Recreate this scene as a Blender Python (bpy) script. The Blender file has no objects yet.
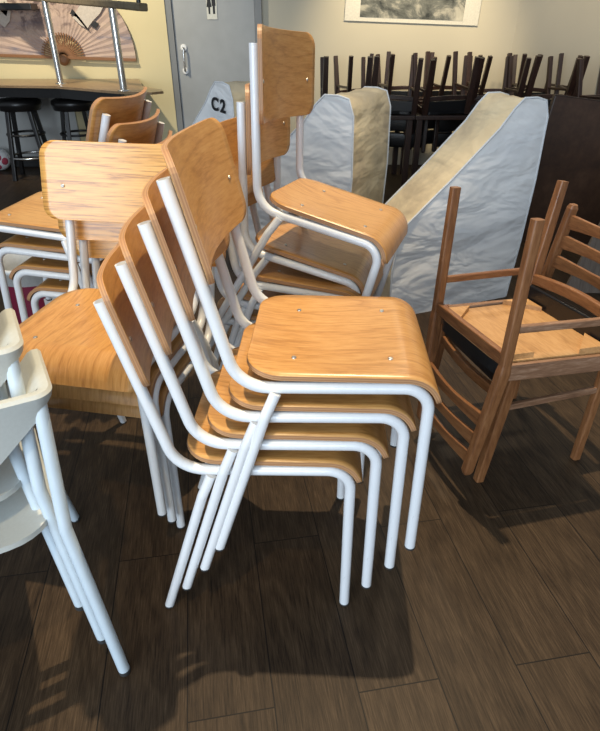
import bpy, bmesh, math, random
from mathutils import Vector, Matrix
random.seed(7)
PI = math.pi
scene = bpy.context.scene
COL = scene.collection

# ------------------------------------------------------------------ materials
def newmat(name):
    m = bpy.data.materials.new(name); m.use_nodes = True
    nt = m.node_tree
    return m, nt, nt.nodes['Principled BSDF']

def N(nt, typ, **kw):
    n = nt.nodes.new(typ)
    for k, v in kw.items():
        if k in n.inputs: n.inputs[k].default_value = v
        else: setattr(n, k, v)
    return n

def ramp(nt, fac, stops):
    r = nt.nodes.new('ShaderNodeValToRGB')
    el = r.color_ramp.elements
    el[0].position, el[0].color = stops[0][0], (*stops[0][1], 1)
    el[1].position, el[1].color = stops[-1][0], (*stops[-1][1], 1)
    for p, c in stops[1:-1]:
        e = el.new(p); e.color = (*c, 1)
    nt.links.new(fac, r.inputs['Fac'])
    return r.outputs['Color']

def plain(name, col, rough=.5, metal=0, bump=0, bscale=60, var=.08, coat=0):
    m, nt, b = newmat(name)
    tc = N(nt, 'ShaderNodeTexCoord')
    no = N(nt, 'ShaderNodeTexNoise', Scale=bscale, Detail=5.0)
    nt.links.new(tc.outputs['Object'], no.inputs['Vector'])
    c0 = tuple(max(0, c * (1 - var)) for c in col); c1 = tuple(min(1, c * (1 + var)) for c in col)
    nt.links.new(ramp(nt, no.outputs['Fac'], [(.3, c0), (.7, c1)]), b.inputs['Base Color'])
    b.inputs['Roughness'].default_value = rough; b.inputs['Metallic'].default_value = metal
    b.inputs['Coat Weight'].default_value = coat
    if bump:
        bp = N(nt, 'ShaderNodeBump', Strength=bump, Distance=.01)
        nt.links.new(no.outputs['Fac'], bp.inputs['Height']); nt.links.new(bp.outputs['Normal'], b.inputs['Normal'])
    return m

def wood(name, dark, mid, light, stretch=(1, 1, 1), scale=6, rough=.35, coat=.25, rings=3.0, bump=.03, lo=.25, hi=.75, uv=False):
    """plain-sawn timber: rings distorted by noise, grain running along the axis of smallest stretch"""
    m, nt, b = newmat(name)
    tc = N(nt, 'ShaderNodeTexCoord'); oi = N(nt, 'ShaderNodeObjectInfo')
    mp = N(nt, 'ShaderNodeMapping'); mp.inputs['Scale'].default_value = stretch
    if uv:
        um = N(nt, 'ShaderNodeUVMap'); um.uv_map = 'grain'; nt.links.new(um.outputs['UV'], mp.inputs['Vector'])
    else: nt.links.new(tc.outputs['Object'], mp.inputs['Vector'])
    off = N(nt, 'ShaderNodeVectorMath', operation='SCALE'); off.inputs[0].default_value = (3.1, 5.7, 1.9)
    nt.links.new(oi.outputs['Random'], off.inputs['Scale'])
    add = N(nt, 'ShaderNodeVectorMath', operation='ADD')
    nt.links.new(mp.outputs['Vector'], add.inputs[0]); nt.links.new(off.outputs[0], add.inputs[1])
    big = N(nt, 'ShaderNodeTexNoise', Scale=scale * .35, Detail=2.0, Roughness=.5, Distortion=.4)
    nt.links.new(add.outputs[0], big.inputs['Vector'])
    mul = N(nt, 'ShaderNodeMath', operation='MULTIPLY'); mul.inputs[1].default_value = rings * 6.28
    nt.links.new(big.outputs['Fac'], mul.inputs[0])
    sn = N(nt, 'ShaderNodeMath', operation='SINE'); nt.links.new(mul.outputs[0], sn.inputs[0])
    fine = N(nt, 'ShaderNodeTexNoise', Scale=scale * 7, Detail=5.0, Roughness=.65)
    nt.links.new(add.outputs[0], fine.inputs['Vector'])
    ab = N(nt, 'ShaderNodeMath', operation='ABSOLUTE'); nt.links.new(sn.outputs[0], ab.inputs[0])
    pw = N(nt, 'ShaderNodeMath', operation='POWER'); pw.inputs[1].default_value = .35; nt.links.new(ab.outputs[0], pw.inputs[0])
    sb = N(nt, 'ShaderNodeMath', operation='SUBTRACT'); sb.inputs[1].default_value = .8; nt.links.new(pw.outputs[0], sb.inputs[0])
    ma = N(nt, 'ShaderNodeMath', operation='MULTIPLY_ADD'); ma.inputs[1].default_value = .30
    nt.links.new(sb.outputs[0], ma.inputs[0]); nt.links.new(fine.outputs['Fac'], ma.inputs[2])
    colr = ramp(nt, ma.outputs[0], [(lo, dark), (.5, mid), (hi, light)])
    nt.links.new(colr, b.inputs['Base Color'])
    b.inputs['Roughness'].default_value = rough; b.inputs['Coat Weight'].default_value = coat
    b.inputs['Coat Roughness'].default_value = .25
    if bump:
        bp = N(nt, 'ShaderNodeBump', Strength=bump, Distance=.004)
        nt.links.new(fine.outputs['Fac'], bp.inputs['Height']); nt.links.new(bp.outputs['Normal'], b.inputs['Normal'])
    return m

PLY_D, PLY_M, PLY_L = (.40, .185, .048), (.53, .265, .078), (.60, .325, .11)
M = {}
M['seat_ply'] = wood('beech plywood along x', PLY_D, PLY_M, PLY_L, (1.0, 8, 8), 3.2, .34, .35, 6, .03, .28, .7, True)
M['back_ply'] = wood('beech plywood along y', PLY_D, PLY_M, PLY_L, (8, 1.1, 9), 3.0, .36, .3, 4, .03, .27, .72, True)
M['ash'] = wood('ash plywood along y', (.36, .15, .035), (.66, .335, .08), (.74, .41, .115), (12, .45, 16), 3.4, .32, .4, 7, .03, .33, .66, True)
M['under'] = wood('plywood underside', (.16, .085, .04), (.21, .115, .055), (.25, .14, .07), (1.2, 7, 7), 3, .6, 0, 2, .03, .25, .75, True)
# laminated edge
def ply_edge():
    m, nt, b = newmat('laminated plywood edge')
    uv = N(nt, 'ShaderNodeUVMap'); uv.uv_map = 'edge'
    sp = N(nt, 'ShaderNodeSeparateXYZ'); nt.links.new(uv.outputs['UV'], sp.inputs[0])
    mu = N(nt, 'ShaderNodeMath', operation='MULTIPLY'); mu.inputs[1].default_value = 14
    nt.links.new(sp.outputs['Y'], mu.inputs[0])
    sn = N(nt, 'ShaderNodeMath', operation='SINE'); nt.links.new(mu.outputs[0], sn.inputs[0])
    ma = N(nt, 'ShaderNodeMath', operation='MULTIPLY_ADD'); ma.inputs[1].default_value = .5; ma.inputs[2].default_value = .5
    nt.links.new(sn.outputs[0], ma.inputs[0])
    nt.links.new(ramp(nt, ma.outputs[0], [(.1, (.33, .16, .075)), (.9, (.45, .25, .12))]), b.inputs['Base Color'])
    b.inputs['Roughness'].default_value = .45
    return m
M['ply_edge'] = ply_edge()

def white_enamel():
    m, nt, b = newmat('white enamelled steel tube')
    tc = N(nt, 'ShaderNodeTexCoord')
    no = N(nt, 'ShaderNodeTexNoise', Scale=70.0, Detail=6.0, Roughness=.7)
    mp = N(nt, 'ShaderNodeMapping'); mp.inputs['Scale'].default_value = (1.6, 1.6, .25)
    nt.links.new(tc.outputs['Object'], mp.inputs['Vector']); nt.links.new(mp.outputs['Vector'], no.inputs['Vector'])
    nt.links.new(ramp(nt, no.outputs['Fac'], [(.29, (.42, .41, .40)), (.335, (.70, .72, .745)), (.8, (.75, .77, .79))]), b.inputs['Base Color'])
    b.inputs['Roughness'].default_value = .3; b.inputs['Coat Weight'].default_value = .3
    return m
M['enamel'] = white_enamel()
M['screw'] = plain('zinc screw head', (.62, .60, .56), .3, .9)
M['glide'] = plain('dark rubber glide', (.03, .03, .03), .7)
M['plastic'] = plain('pale grey moulded plastic', (.47, .49, .47), .42, 0, .02, 150, .03)
M['blue_tube'] = plain('pale blue painted tube', (.54, .63, .70), .32, 0, 0, 30, .03, .3)
TD, TM, TL = (.13, .05, .019), (.215, .088, .032), (.29, .135, .055)
M['teak_z'] = wood('worn teak along z', TD, TM, TL, (9, 9, .9), 3.5, .42, .15, 3)
M['teak_x'] = wood('worn teak along x', TD, TM, TL, (.9, 9, 9), 3.5, .42, .15, 3)
M['teak_y'] = wood('worn teak along y', TD, TM, TL, (9, .9, 9), 3.5, .42, .15, 3)
M['teak_scuff'] = wood('scuffed pale teak', (.15, .075, .04), (.23, .12, .065), (.36, .22, .14), (.9, 9, 9), 4.5, .55, 0, 3)
M['pine'] = wood('pale seat board', (.38, .20, .075), (.50, .275, .11), (.58, .34, .15), (7, 1, 7), 3, .5, .05, 3)
M['vinyl'] = plain('black vinyl', (.008, .008, .009), .32, 0, .05, 200, .2)
M['darkwood'] = wood('dark stained wood', (.014, .006, .004), (.030, .0125, .008), (.05, .022, .014), (6, 6, .9), 4, .4, .2, 2)
M['walnut'] = wood('dark walnut panel', (.036, .015, .007), (.055, .024, .011), (.08, .038, .019), (1, 6, .8), 3, .45, .1, 3)
M['laminate'] = wood('grey brown laminate', (.10, .075, .058), (.15, .115, .09), (.19, .15, .12), (7, 7, .7), 4, .5, 0, 3)
M['black_paint'] = plain('black painted wood', (.011, .010, .010), .35, 0, 0, 40, .2)
M['chrome'] = plain('brushed chrome', (.62, .60, .57), .22, 1, 0, 40, .05)
M['bar_top'] = wood('bar top timber', (.17, .105, .055), (.26, .17, .09), (.34, .23, .13), (.8, 7, 7), 4, .35, .2, 3)
M['rail_wood'] = wood('weathered rail', (.10, .075, .045), (.15, .115, .07), (.20, .155, .10), (.8, 7, 7), 4, .6, 0, 3)
M['sticker'] = plain('white sign plate', (.66, .65, .58), .5)
M['ink'] = plain('black ink', (.012, .012, .014), .6)
M['door_paint'] = plain('grey door paint', (.36, .37, .375), .5, 0, .03, 8, .05)
M['frame_paint'] = plain('darker grey frame paint', (.22, .226, .23), .5, 0, 0, 8, .05)
M['handle'] = plain('white handle', (.8, .8, .8), .3)
M['tub'] = plain('white plastic tub', (.62, .62, .60), .4)
M['maroon'] = plain('maroon printed label', (.16, .012, .035), .4)
M['red'] = plain('pink red spot', (.45, .06, .10), .5)
M['baseboard'] = plain('black skirting', (.02, .02, .02), .5)

def wall_mat(name, col, var=.04):
    m, nt, b = newmat(name)
    tc = N(nt, 'ShaderNodeTexCoord')
    n1 = N(nt, 'ShaderNodeTexNoise', Scale=1.3, Detail=3.0); n2 = N(nt, 'ShaderNodeTexNoise', Scale=120.0, Detail=4.0)
    nt.links.new(tc.outputs['Object'], n1.inputs['Vector']); nt.links.new(tc.outputs['Object'], n2.inputs['Vector'])
    nt.links.new(ramp(nt, n1.outputs['Fac'], [(.3, tuple(c * (1 - var) for c in col)), (.7, tuple(c * (1 + var) for c in col))]), b.inputs['Base Color'])
    bp = N(nt, 'ShaderNodeBump', Strength=.08, Distance=.01)
    nt.links.new(n2.outputs['Fac'], bp.inputs['Height']); nt.links.new(bp.outputs['Normal'], b.inputs['Normal'])
    b.inputs['Roughness'].default_value = .85
    return m
M['wall_cream'] = wall_mat('cream plaster', (.56, .51, .40))
M['wall_yellow'] = wall_mat('yellow plaster', (.70, .60, .36))
M['wall_grey'] = wall_mat('pale grey plaster', (.50, .50, .48))

def floor_mat():
    m, nt, b = newmat('dark oak plank floor')
    tc = N(nt, 'ShaderNodeTexCoord')
    mp = N(nt, 'ShaderNodeMapping'); mp.inputs['Rotation'].default_value = (0, 0, math.radians(-90 - 9.6))
    mp.inputs['Location'].default_value = (.12, .055, 0)
    nt.links.new(tc.outputs['Object'], mp.inputs['Vector'])
    br = N(nt, 'ShaderNodeTexBrick'); br.offset = .37; br.squash = 1
    br.inputs['Color1'].default_value = (.0, .0, .0, 1); br.inputs['Color2'].default_value = (1, 1, 1, 1)
    br.inputs['Mortar'].default_value = (.5, .5, .5, 1)
    br.inputs['Scale'].default_value = 1; br.inputs['Mortar Size'].default_value = .0016
    br.inputs['Mortar Smooth'].default_value = .2
    br.inputs['Brick Width'].default_value = 1.22; br.inputs['Row Height'].default_value = .185
    nt.links.new(mp.outputs['Vector'], br.inputs['Vector'])
    # per-plank offset of the grain
    sc = N(nt, 'ShaderNodeVectorMath', operation='SCALE'); sc.inputs['Scale'].default_value = 7.0
    nt.links.new(br.outputs['Color'], sc.inputs[0])
    st = N(nt, 'ShaderNodeVectorMath', operation='MULTIPLY'); st.inputs[1].default_value = (1.3, 6.5, 1)
    nt.links.new(mp.outputs['Vector'], st.inputs[0])
    ad = N(nt, 'ShaderNodeVectorMath', operation='ADD')
    nt.links.new(st.outputs[0], ad.inputs[0]); nt.links.new(sc.outputs[0], ad.inputs[1])
    big = N(nt, 'ShaderNodeTexNoise', Scale=1.5, Detail=3.0, Roughness=.55, Distortion=.5)
    fine = N(nt, 'ShaderNodeTexNoise', Scale=14.0, Detail=7.0, Roughness=.72)
    nt.links.new(ad.outputs[0], big.inputs['Vector'])
    st2 = N(nt, 'ShaderNodeVectorMath', operation='MULTIPLY'); st2.inputs[1].default_value = (.8, 3.2, 1)
    nt.links.new(ad.outputs[0], st2.inputs[0]); nt.links.new(st2.outputs[0], fine.inputs['Vector'])
    mul = N(nt, 'ShaderNodeMath', operation='MULTIPLY'); mul.inputs[1].default_value = 36
    nt.links.new(big.outputs['Fac'], mul.inputs[0])
    sn = N(nt, 'ShaderNodeMath', operation='SINE'); nt.links.new(mul.outputs[0], sn.inputs[0])
    ma = N(nt, 'ShaderNodeMath', operation='MULTIPLY_ADD'); ma.inputs[1].default_value = .05
    nt.links.new(sn.outputs[0], ma.inputs[0]); nt.links.new(fine.outputs['Fac'], ma.inputs[2])
    sepc = N(nt, 'ShaderNodeSeparateColor'); nt.links.new(br.outputs['Color'], sepc.inputs[0])
    ma2 = N(nt, 'ShaderNodeMath', operation='MULTIPLY_ADD'); ma2.inputs[1].default_value = .09
    nt.links.new(sepc.outputs[0], ma2.inputs[0]); nt.links.new(ma.outputs[0], ma2.inputs[2])
    c = ramp(nt, ma2.outputs[0], [(.30, (.010, .0062, .0036)), (.45, (.029, .0175, .0095)), (.58, (.046, .0285, .0155)), (.80, (.086, .055, .031))])
    mx = N(nt, 'ShaderNodeMix', data_type='RGBA'); mx.inputs[7].default_value = (.008, .0055, .004, 1)
    nt.links.new(br.outputs['Fac'], mx.inputs[0]); nt.links.new(c, mx.inputs[6])
    nt.links.new(mx.outputs[2], b.inputs['Base Color'])
    b.inputs['Roughness'].default_value = .5; b.inputs['Specular IOR Level'].default_value = .18
    bp = N(nt, 'ShaderNodeBump', Strength=.12, Distance=.003)
    nt.links.new(ma.outputs[0], bp.inputs['Height']); nt.links.new(bp.outputs['Normal'], b.inputs['Normal'])
    return m
M['floor'] = floor_mat()

def tarp(name, col, stain, sscale=2.2):
    m, nt, b = newmat(name)
    tc = N(nt, 'ShaderNodeTexCoord')
    n1 = N(nt, 'ShaderNodeTexNoise', Scale=sscale, Detail=6.0, Roughness=.62, Distortion=.3)
    w = N(nt, 'ShaderNodeTexNoise', Scale=2.4, Detail=3.0, Roughness=.45, Distortion=.35)
    mp = N(nt, 'ShaderNodeMapping'); mp.inputs['Scale'].default_value = (1.4, 1, 3.0); mp.inputs['Rotation'].default_value = (.2, .6, .1)
    nt.links.new(tc.outputs['Object'], n1.inputs['Vector'])
    nt.links.new(tc.outputs['Object'], mp.inputs['Vector']); nt.links.new(mp.outputs['Vector'], w.inputs['Vector'])
    nt.links.new(ramp(nt, n1.outputs['Fac'], [(.36, stain), (.55, col), (.8, col)]), b.inputs['Base Color'])
    bp = N(nt, 'ShaderNodeBump', Strength=.65, Distance=.08)
    nt.links.new(w.outputs['Fac'], bp.inputs['Height']); nt.links.new(bp.outputs['Normal'], b.inputs['Normal'])
    b.inputs['Roughness'].default_value = .48
    return m
M['tarp'] = tarp('white woven tarpaulin', (.90, .90, .89), (.78, .79, .80))
M['canvas'] = tarp('stained cream canvas', (.84, .69, .45), (.56, .45, .30), 3.0)
M['piping'] = plain('white piping cord', (.70, .72, .74), .6)

def fan_paper():
    m, nt, b = newmat('painted fan paper')
    tc = N(nt, 'ShaderNodeTexCoord')
    n1 = N(nt, 'ShaderNodeTexNoise', Scale=5.0, Detail=6.0, Roughness=.7, Distortion=.6)
    n2 = N(nt, 'ShaderNodeTexNoise', Scale=3.0, Detail=5.0, Roughness=.6)
    mp = N(nt, 'ShaderNodeMapping'); mp.inputs['Scale'].default_value = (.8, 1, 3.2)
    nt.links.new(tc.outputs['Object'], n1.inputs['Vector']); nt.links.new(tc.outputs['Object'], mp.inputs['Vector'])
    nt.links.new(mp.outputs['Vector'], n2.inputs['Vector'])
    c = ramp(nt, n2.outputs['Fac'], [(.32, (.20, .19, .24)), (.44, (.42, .31, .27)), (.6, (.50, .37, .30)), (.8, (.56, .44, .34))])
    # rocks: dark patches in the upper half only
    sp = N(nt, 'ShaderNodeSeparateXYZ'); nt.links.new(tc.outputs['Object'], sp.inputs[0])
    mr = N(nt, 'ShaderNodeMapRange'); mr.inputs['From Min'].default_value = .14; mr.inputs['From Max'].default_value = .3
    nt.links.new(sp.outputs['Z'], mr.inputs['Value'])
    rk = ramp(nt, n1.outputs['Fac'], [(.50, (0, 0, 0)), (.58, (1, 1, 1))])
    mu = N(nt, 'ShaderNodeMath', operation='MULTIPLY'); nt.links.new(rk, mu.inputs[0]); nt.links.new(mr.outputs[0], mu.inputs[1])
    m2 = N(nt, 'ShaderNodeMath', operation='MULTIPLY'); m2.inputs[1].default_value = .75; nt.links.new(mu.outputs[0], m2.inputs[0])
    mx = N(nt, 'ShaderNodeMix', data_type='RGBA'); mx.inputs[7].default_value = (.085, .055, .06, 1)
    nt.links.new(m2.outputs[0], mx.inputs[0]); nt.links.new(c, mx.inputs[6]); nt.links.new(mx.outputs[2], b.inputs['Base Color'])
    b.inputs['Roughness'].default_value = .8
    return m
M['fan_paper'] = fan_paper()
M['fan_rib'] = plain('brown bamboo rib', (.24, .11, .045), .5)
M['fan_white'] = plain('white painted feathers', (.54, .48, .42), .7)

def ink_wash():
    m, nt, b = newmat('ink wash landscape')
    tc = N(nt, 'ShaderNodeTexCoord')
    mp = N(nt, 'ShaderNodeMapping'); mp.inputs['Scale'].default_value = (1.6, 1, 2.6)
    nt.links.new(tc.outputs['Object'], mp.inputs['Vector'])
    n1 = N(nt, 'ShaderNodeTexNoise', Scale=2.3, Detail=8.0, Roughness=.68, Distortion=.5)
    nt.links.new(mp.outputs['Vector'], n1.inputs['Vector'])
    nt.links.new(ramp(nt, n1.outputs['Fac'], [(.38, (.03, .035, .035)), (.5, (.16, .165, .15)), (.58, (.40, .38, .32)), (.7, (.55, .52, .43))]), b.inputs['Base Color'])
    b.inputs['Roughness'].default_value = .8
    return m
M['ink_wash'] = ink_wash()
M['scroll'] = plain('white scroll paper', (.66, .63, .55), .8)

# ------------------------------------------------------------------ geometry helpers
def fillet(pts, rads, seg=8):
    """polyline with rounded corners; rads[i] for interior points"""
    pts = [Vector(p) for p in pts]; out = [pts[0]]
    for i in range(1, len(pts) - 1):
        r = rads[i - 1]; p = pts[i]
        a = (pts[i - 1] - p).normalized(); b = (pts[i + 1] - p).normalized()
        ang = a.angle(b)
        if r <= 0 or ang > PI - .02: out.append(p); continue
        t = r / math.tan(ang / 2)
        bis = (a + b).normalized(); c = p + bis * (r / math.sin(ang / 2))
        s = p + a * t - c; e = p + b * t - c
        tot = s.angle(e); ax = s.cross(e).normalized()
        for k in range(seg + 1):
            out.append(c + Matrix.Rotation(tot * k / seg, 3, ax) @ s)
    out.append(pts[-1]); return out

def sweep(bm, pts, prof, closed_prof=True, cap=True, up=None, scales=None, smooth=True):
    """sweep a 2-D profile (list of (a,b)) along pts"""
    pts = [Vector(p) for p in pts]; n = len(pts)
    tans = []
    for i in range(n):
        a = pts[max(i - 1, 0)]; b = pts[min(i + 1, n - 1)]
        if 0 < i < n - 1:
            t = (pts[i] - a).normalized() + (b - pts[i]).normalized()
        else: t = b - a
        tans.append(t.normalized())
    u = Vector(up) if up else (Vector((0, 0, 1)) if abs(tans[0].z) < .9 else Vector((0, 1, 0)))
    u = (u - tans[0] * u.dot(tans[0])).normalized()
    rings = []
    for i in range(n):
        u = (u - tans[i] * u.dot(tans[i])).normalized(); v = tans[i].cross(u)
        s = scales[i] if scales else 1
        if not isinstance(s, tuple): s = (s, s)
        rings.append([bm.verts.new(pts[i] + u * (a * s[0]) + v * (b * s[1])) for a, b in prof])
    m = len(prof); fs = []
    for i in range(n - 1):
        for j in range(m):
            k = (j + 1) % m
            fs.append(bm.faces.new((rings[i][j], rings[i][k], rings[i + 1][k], rings[i + 1][j])))
    for f in fs: f.smooth = smooth
    if cap:
        for f in (bm.faces.new(list(reversed(rings[0]))), bm.faces.new(rings[-1])):
            for e in f.edges: e.smooth = False
    return rings

def circ(r, n=12): return [(r * math.cos(2 * PI * k / n), r * math.sin(2 * PI * k / n)) for k in range(n)]
def rrect(w, h, r, seg=3):
    o = []
    for cx, cy, a0 in ((w / 2 - r, h / 2 - r, 0), (-w / 2 + r, h / 2 - r, 90), (-w / 2 + r, -h / 2 + r, 180), (w / 2 - r, -h / 2 + r, 270)):
        for k in range(seg + 1):
            a = math.radians(a0 + 90 * k / seg); o.append((cx + r * math.cos(a), cy + r * math.sin(a)))
    return o

def tube(bm, pts, r, n=12): return sweep(bm, pts, circ(r, n))
def bar(bm, a, b, w, h, r=.004, up=(0, 0, 1), s0=1, s1=1):
    return sweep(bm, [a, b], rrect(h, w, r), up=up, scales=[s0, s1], smooth=False)

def lathe(bm, prof, seg=28, center=(0, 0, 0)):
    c = Vector(center); rings = []
    for r, z in prof:
        rings.append([bm.verts.new(c + Vector((r * math.cos(2 * PI * k / seg), r * math.sin(2 * PI * k / seg), z))) for k in range(seg)])
    for i in range(len(rings) - 1):
        for k in range(seg):
            j = (k + 1) % seg
            f = bm.faces.new((rings[i][k], rings[i][j], rings[i + 1][j], rings[i + 1][k])); f.smooth = True
    for f in (bm.faces.new(list(reversed(rings[0]))), bm.faces.new(rings[-1])):
        for e in f.edges: e.smooth = False

def box(bm, lo, hi, bev=0):
    r = bmesh.ops.create_cube(bm, size=1)
    for v in r['verts']:
        v.co = Vector([lo[i] + (v.co[i] + .5) * (hi[i] - lo[i]) for i in range(3)])
    if bev:
        es = list({e for v in r['verts'] for e in v.link_edges})
        bmesh.ops.bevel(bm, geom=es, offset=bev, segments=2, profile=.6, affect='EDGES')

def poly(bm, pts, y0, y1):
    """prism of an x-z outline between two y values"""
    A = [bm.verts.new((x, y0, z)) for x, z in pts]; B = [bm.verts.new((x, y1, z)) for x, z in pts]
    n = len(pts)
    bm.faces.new(A); bm.faces.new(list(reversed(B)))
    for i in range(n): bm.faces.new((A[i], B[i], B[(i + 1) % n], A[(i + 1) % n]))

def slab(pts, z0, z1):
    bm = bmesh.new(); n = len(pts)
    a_ = [bm.verts.new((x, y, z0)) for x, y in pts]; b_ = [bm.verts.new((x, y, z1)) for x, y in pts]
    bm.faces.new(a_); bm.faces.new(b_)
    for i in range(n): bm.faces.new((a_[i], a_[(i + 1) % n], b_[(i + 1) % n], b_[i]))
    return bm

def obj(name, bm, mats, parent=None, label=None, autosmooth=None):
    bmesh.ops.recalc_face_normals(bm, faces=bm.faces)
    me = bpy.data.meshes.new(name); bm.to_mesh(me); bm.free()
    for m in (mats if isinstance(mats, (list, tuple)) else [mats]): me.materials.append(m)
    if autosmooth:
        me.polygons.foreach_set('use_smooth', [True] * len(me.polygons))
        me.set_sharp_from_angle(angle=math.radians(autosmooth))
    o = bpy.data.objects.new(name, me); COL.objects.link(o)
    if parent: o.parent = parent
    if label: o['label'] = label
    return o

def tag(o, label=None, cat=None, group=None, kind=None):
    if label: o['label'] = label
    if cat: o['category'] = cat
    if group: o['group'] = group
    if kind: o['kind'] = kind
    return o

def thing(name, label, cat, loc=(0, 0, 0), rot=(0, 0, 0), group=None):
    o = bpy.data.objects.new(name, None); COL.objects.link(o)
    o.location = loc; o.rotation_euler = rot; o.empty_display_size = .05
    return tag(o, label, cat, group)

def copy_tree(o, parent=None):
    c = o.copy(); COL.objects.link(c)
    if parent: c.parent = parent
    for ch in list(o.children): copy_tree(ch, c)
    return c

def place(o, X, Y, Z, psi, tilt=0, roll=0):
    # local +x is the front of a chair; tilt > 0 tips the front down
    m = Matrix.Rotation(psi, 4, 'Z') @ Matrix.Rotation(tilt, 4, 'Y') @ Matrix.Rotation(roll, 4, 'X')
    o.rotation_euler = m.to_euler(); o.location = (X, Y, Z)

# curved sheet of plywood with a rounded outline
def ply_sheet(surf, halfw, vs, nu, th, flip=1):
    """surf(u,v)->point with u lateral metres, v path metres ; halfw(v) half width; returns bmesh, mats 0 face,1 edge,2 underside"""
    bm = bmesh.new(); uvl = bm.loops.layers.uv.new('edge'); uvg = bm.loops.layers.uv.new('grain')
    def grid(off):
        g = []
        for v in vs:
            row = []; hw = halfw(v)
            for i in range(nu + 1):
                u = hw * (2 * i / nu - 1)
                p = Vector(surf(u, v)); e = 1e-4
                n = (Vector(surf(u + e, v)) - Vector(surf(u - e, v))).cross(Vector(surf(u, v + e)) - Vector(surf(u, v - e))).normalized() * flip
                row.append(bm.verts.new(p + n * off))
            g.append(row)
        return g
    T = grid(th / 2); B = grid(-th / 2)
    nv = len(vs)
    for j in range(nv - 1):
        for i in range(nu):
            f = bm.faces.new((T[j][i], T[j][i + 1], T[j + 1][i + 1], T[j + 1][i])); f.smooth = True; f.material_index = 0
            for lp, (jj, ii) in zip(f.loops, ((j, i), (j, i + 1), (j + 1, i + 1), (j + 1, i))): lp[uvg].uv = (vs[jj], halfw(vs[jj]) * (2 * ii / nu - 1))
            f = bm.faces.new((B[j][i], B[j + 1][i], B[j + 1][i + 1], B[j][i + 1])); f.smooth = True; f.material_index = 2
            for lp, (jj, ii) in zip(f.loops, ((j, i), (j + 1, i), (j + 1, i + 1), (j, i + 1))): lp[uvg].uv = (vs[jj], halfw(vs[jj]) * (2 * ii / nu - 1))
    def idx():
        for i in range(nu): yield (0, i), (0, i + 1)
        for j in range(nv - 1): yield (j, nu), (j + 1, nu)
        for i in range(nu, 0, -1): yield (nv - 1, i), (nv - 1, i - 1)
        for j in range(nv - 1, 0, -1): yield (j, 0), (j - 1, 0)
    for (a, b), (c, d_) in idx():
        f = bm.faces.new((T[a][b], B[a][b], B[c][d_], T[c][d_])); f.material_index = 1
        for lp, w in zip(f.loops, (1, 0, 0, 1)): lp[uvl].uv = (0, w)
    return bm

def rows(L, r0, r1, n):
    """path samples from 0..L, denser over the rounded ends"""
    o = [r0 * (1 - math.cos(PI / 2 * k / 7)) for k in range(8)]
    o += [r0 + (L - r0 - r1) * k / n for k in range(1, n)]
    o += [L - r1 + r1 * math.sin(PI / 2 * k / 7) for k in range(8)]
    return o
def round_hw(W, L, r0, r1):
    def f(v):
        v = min(max(v, 0), L)
        if v < r0: return W - r0 + math.sqrt(max(r0 * r0 - (r0 - v) ** 2, 0)) + 1e-4
        if v > L - r1: return W - r1 + math.sqrt(max(r1 * r1 - (v - L + r1) ** 2, 0)) + 1e-4
        return W
    return f

# ------------------------------------------------------------------ school chair
W = .1855; R_T = .0122
ZT, XT, ZB, XF, ZF, XG, XW, XR = .826, -.098, .432, .3725, .44, .3756, .070, -.064

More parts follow.
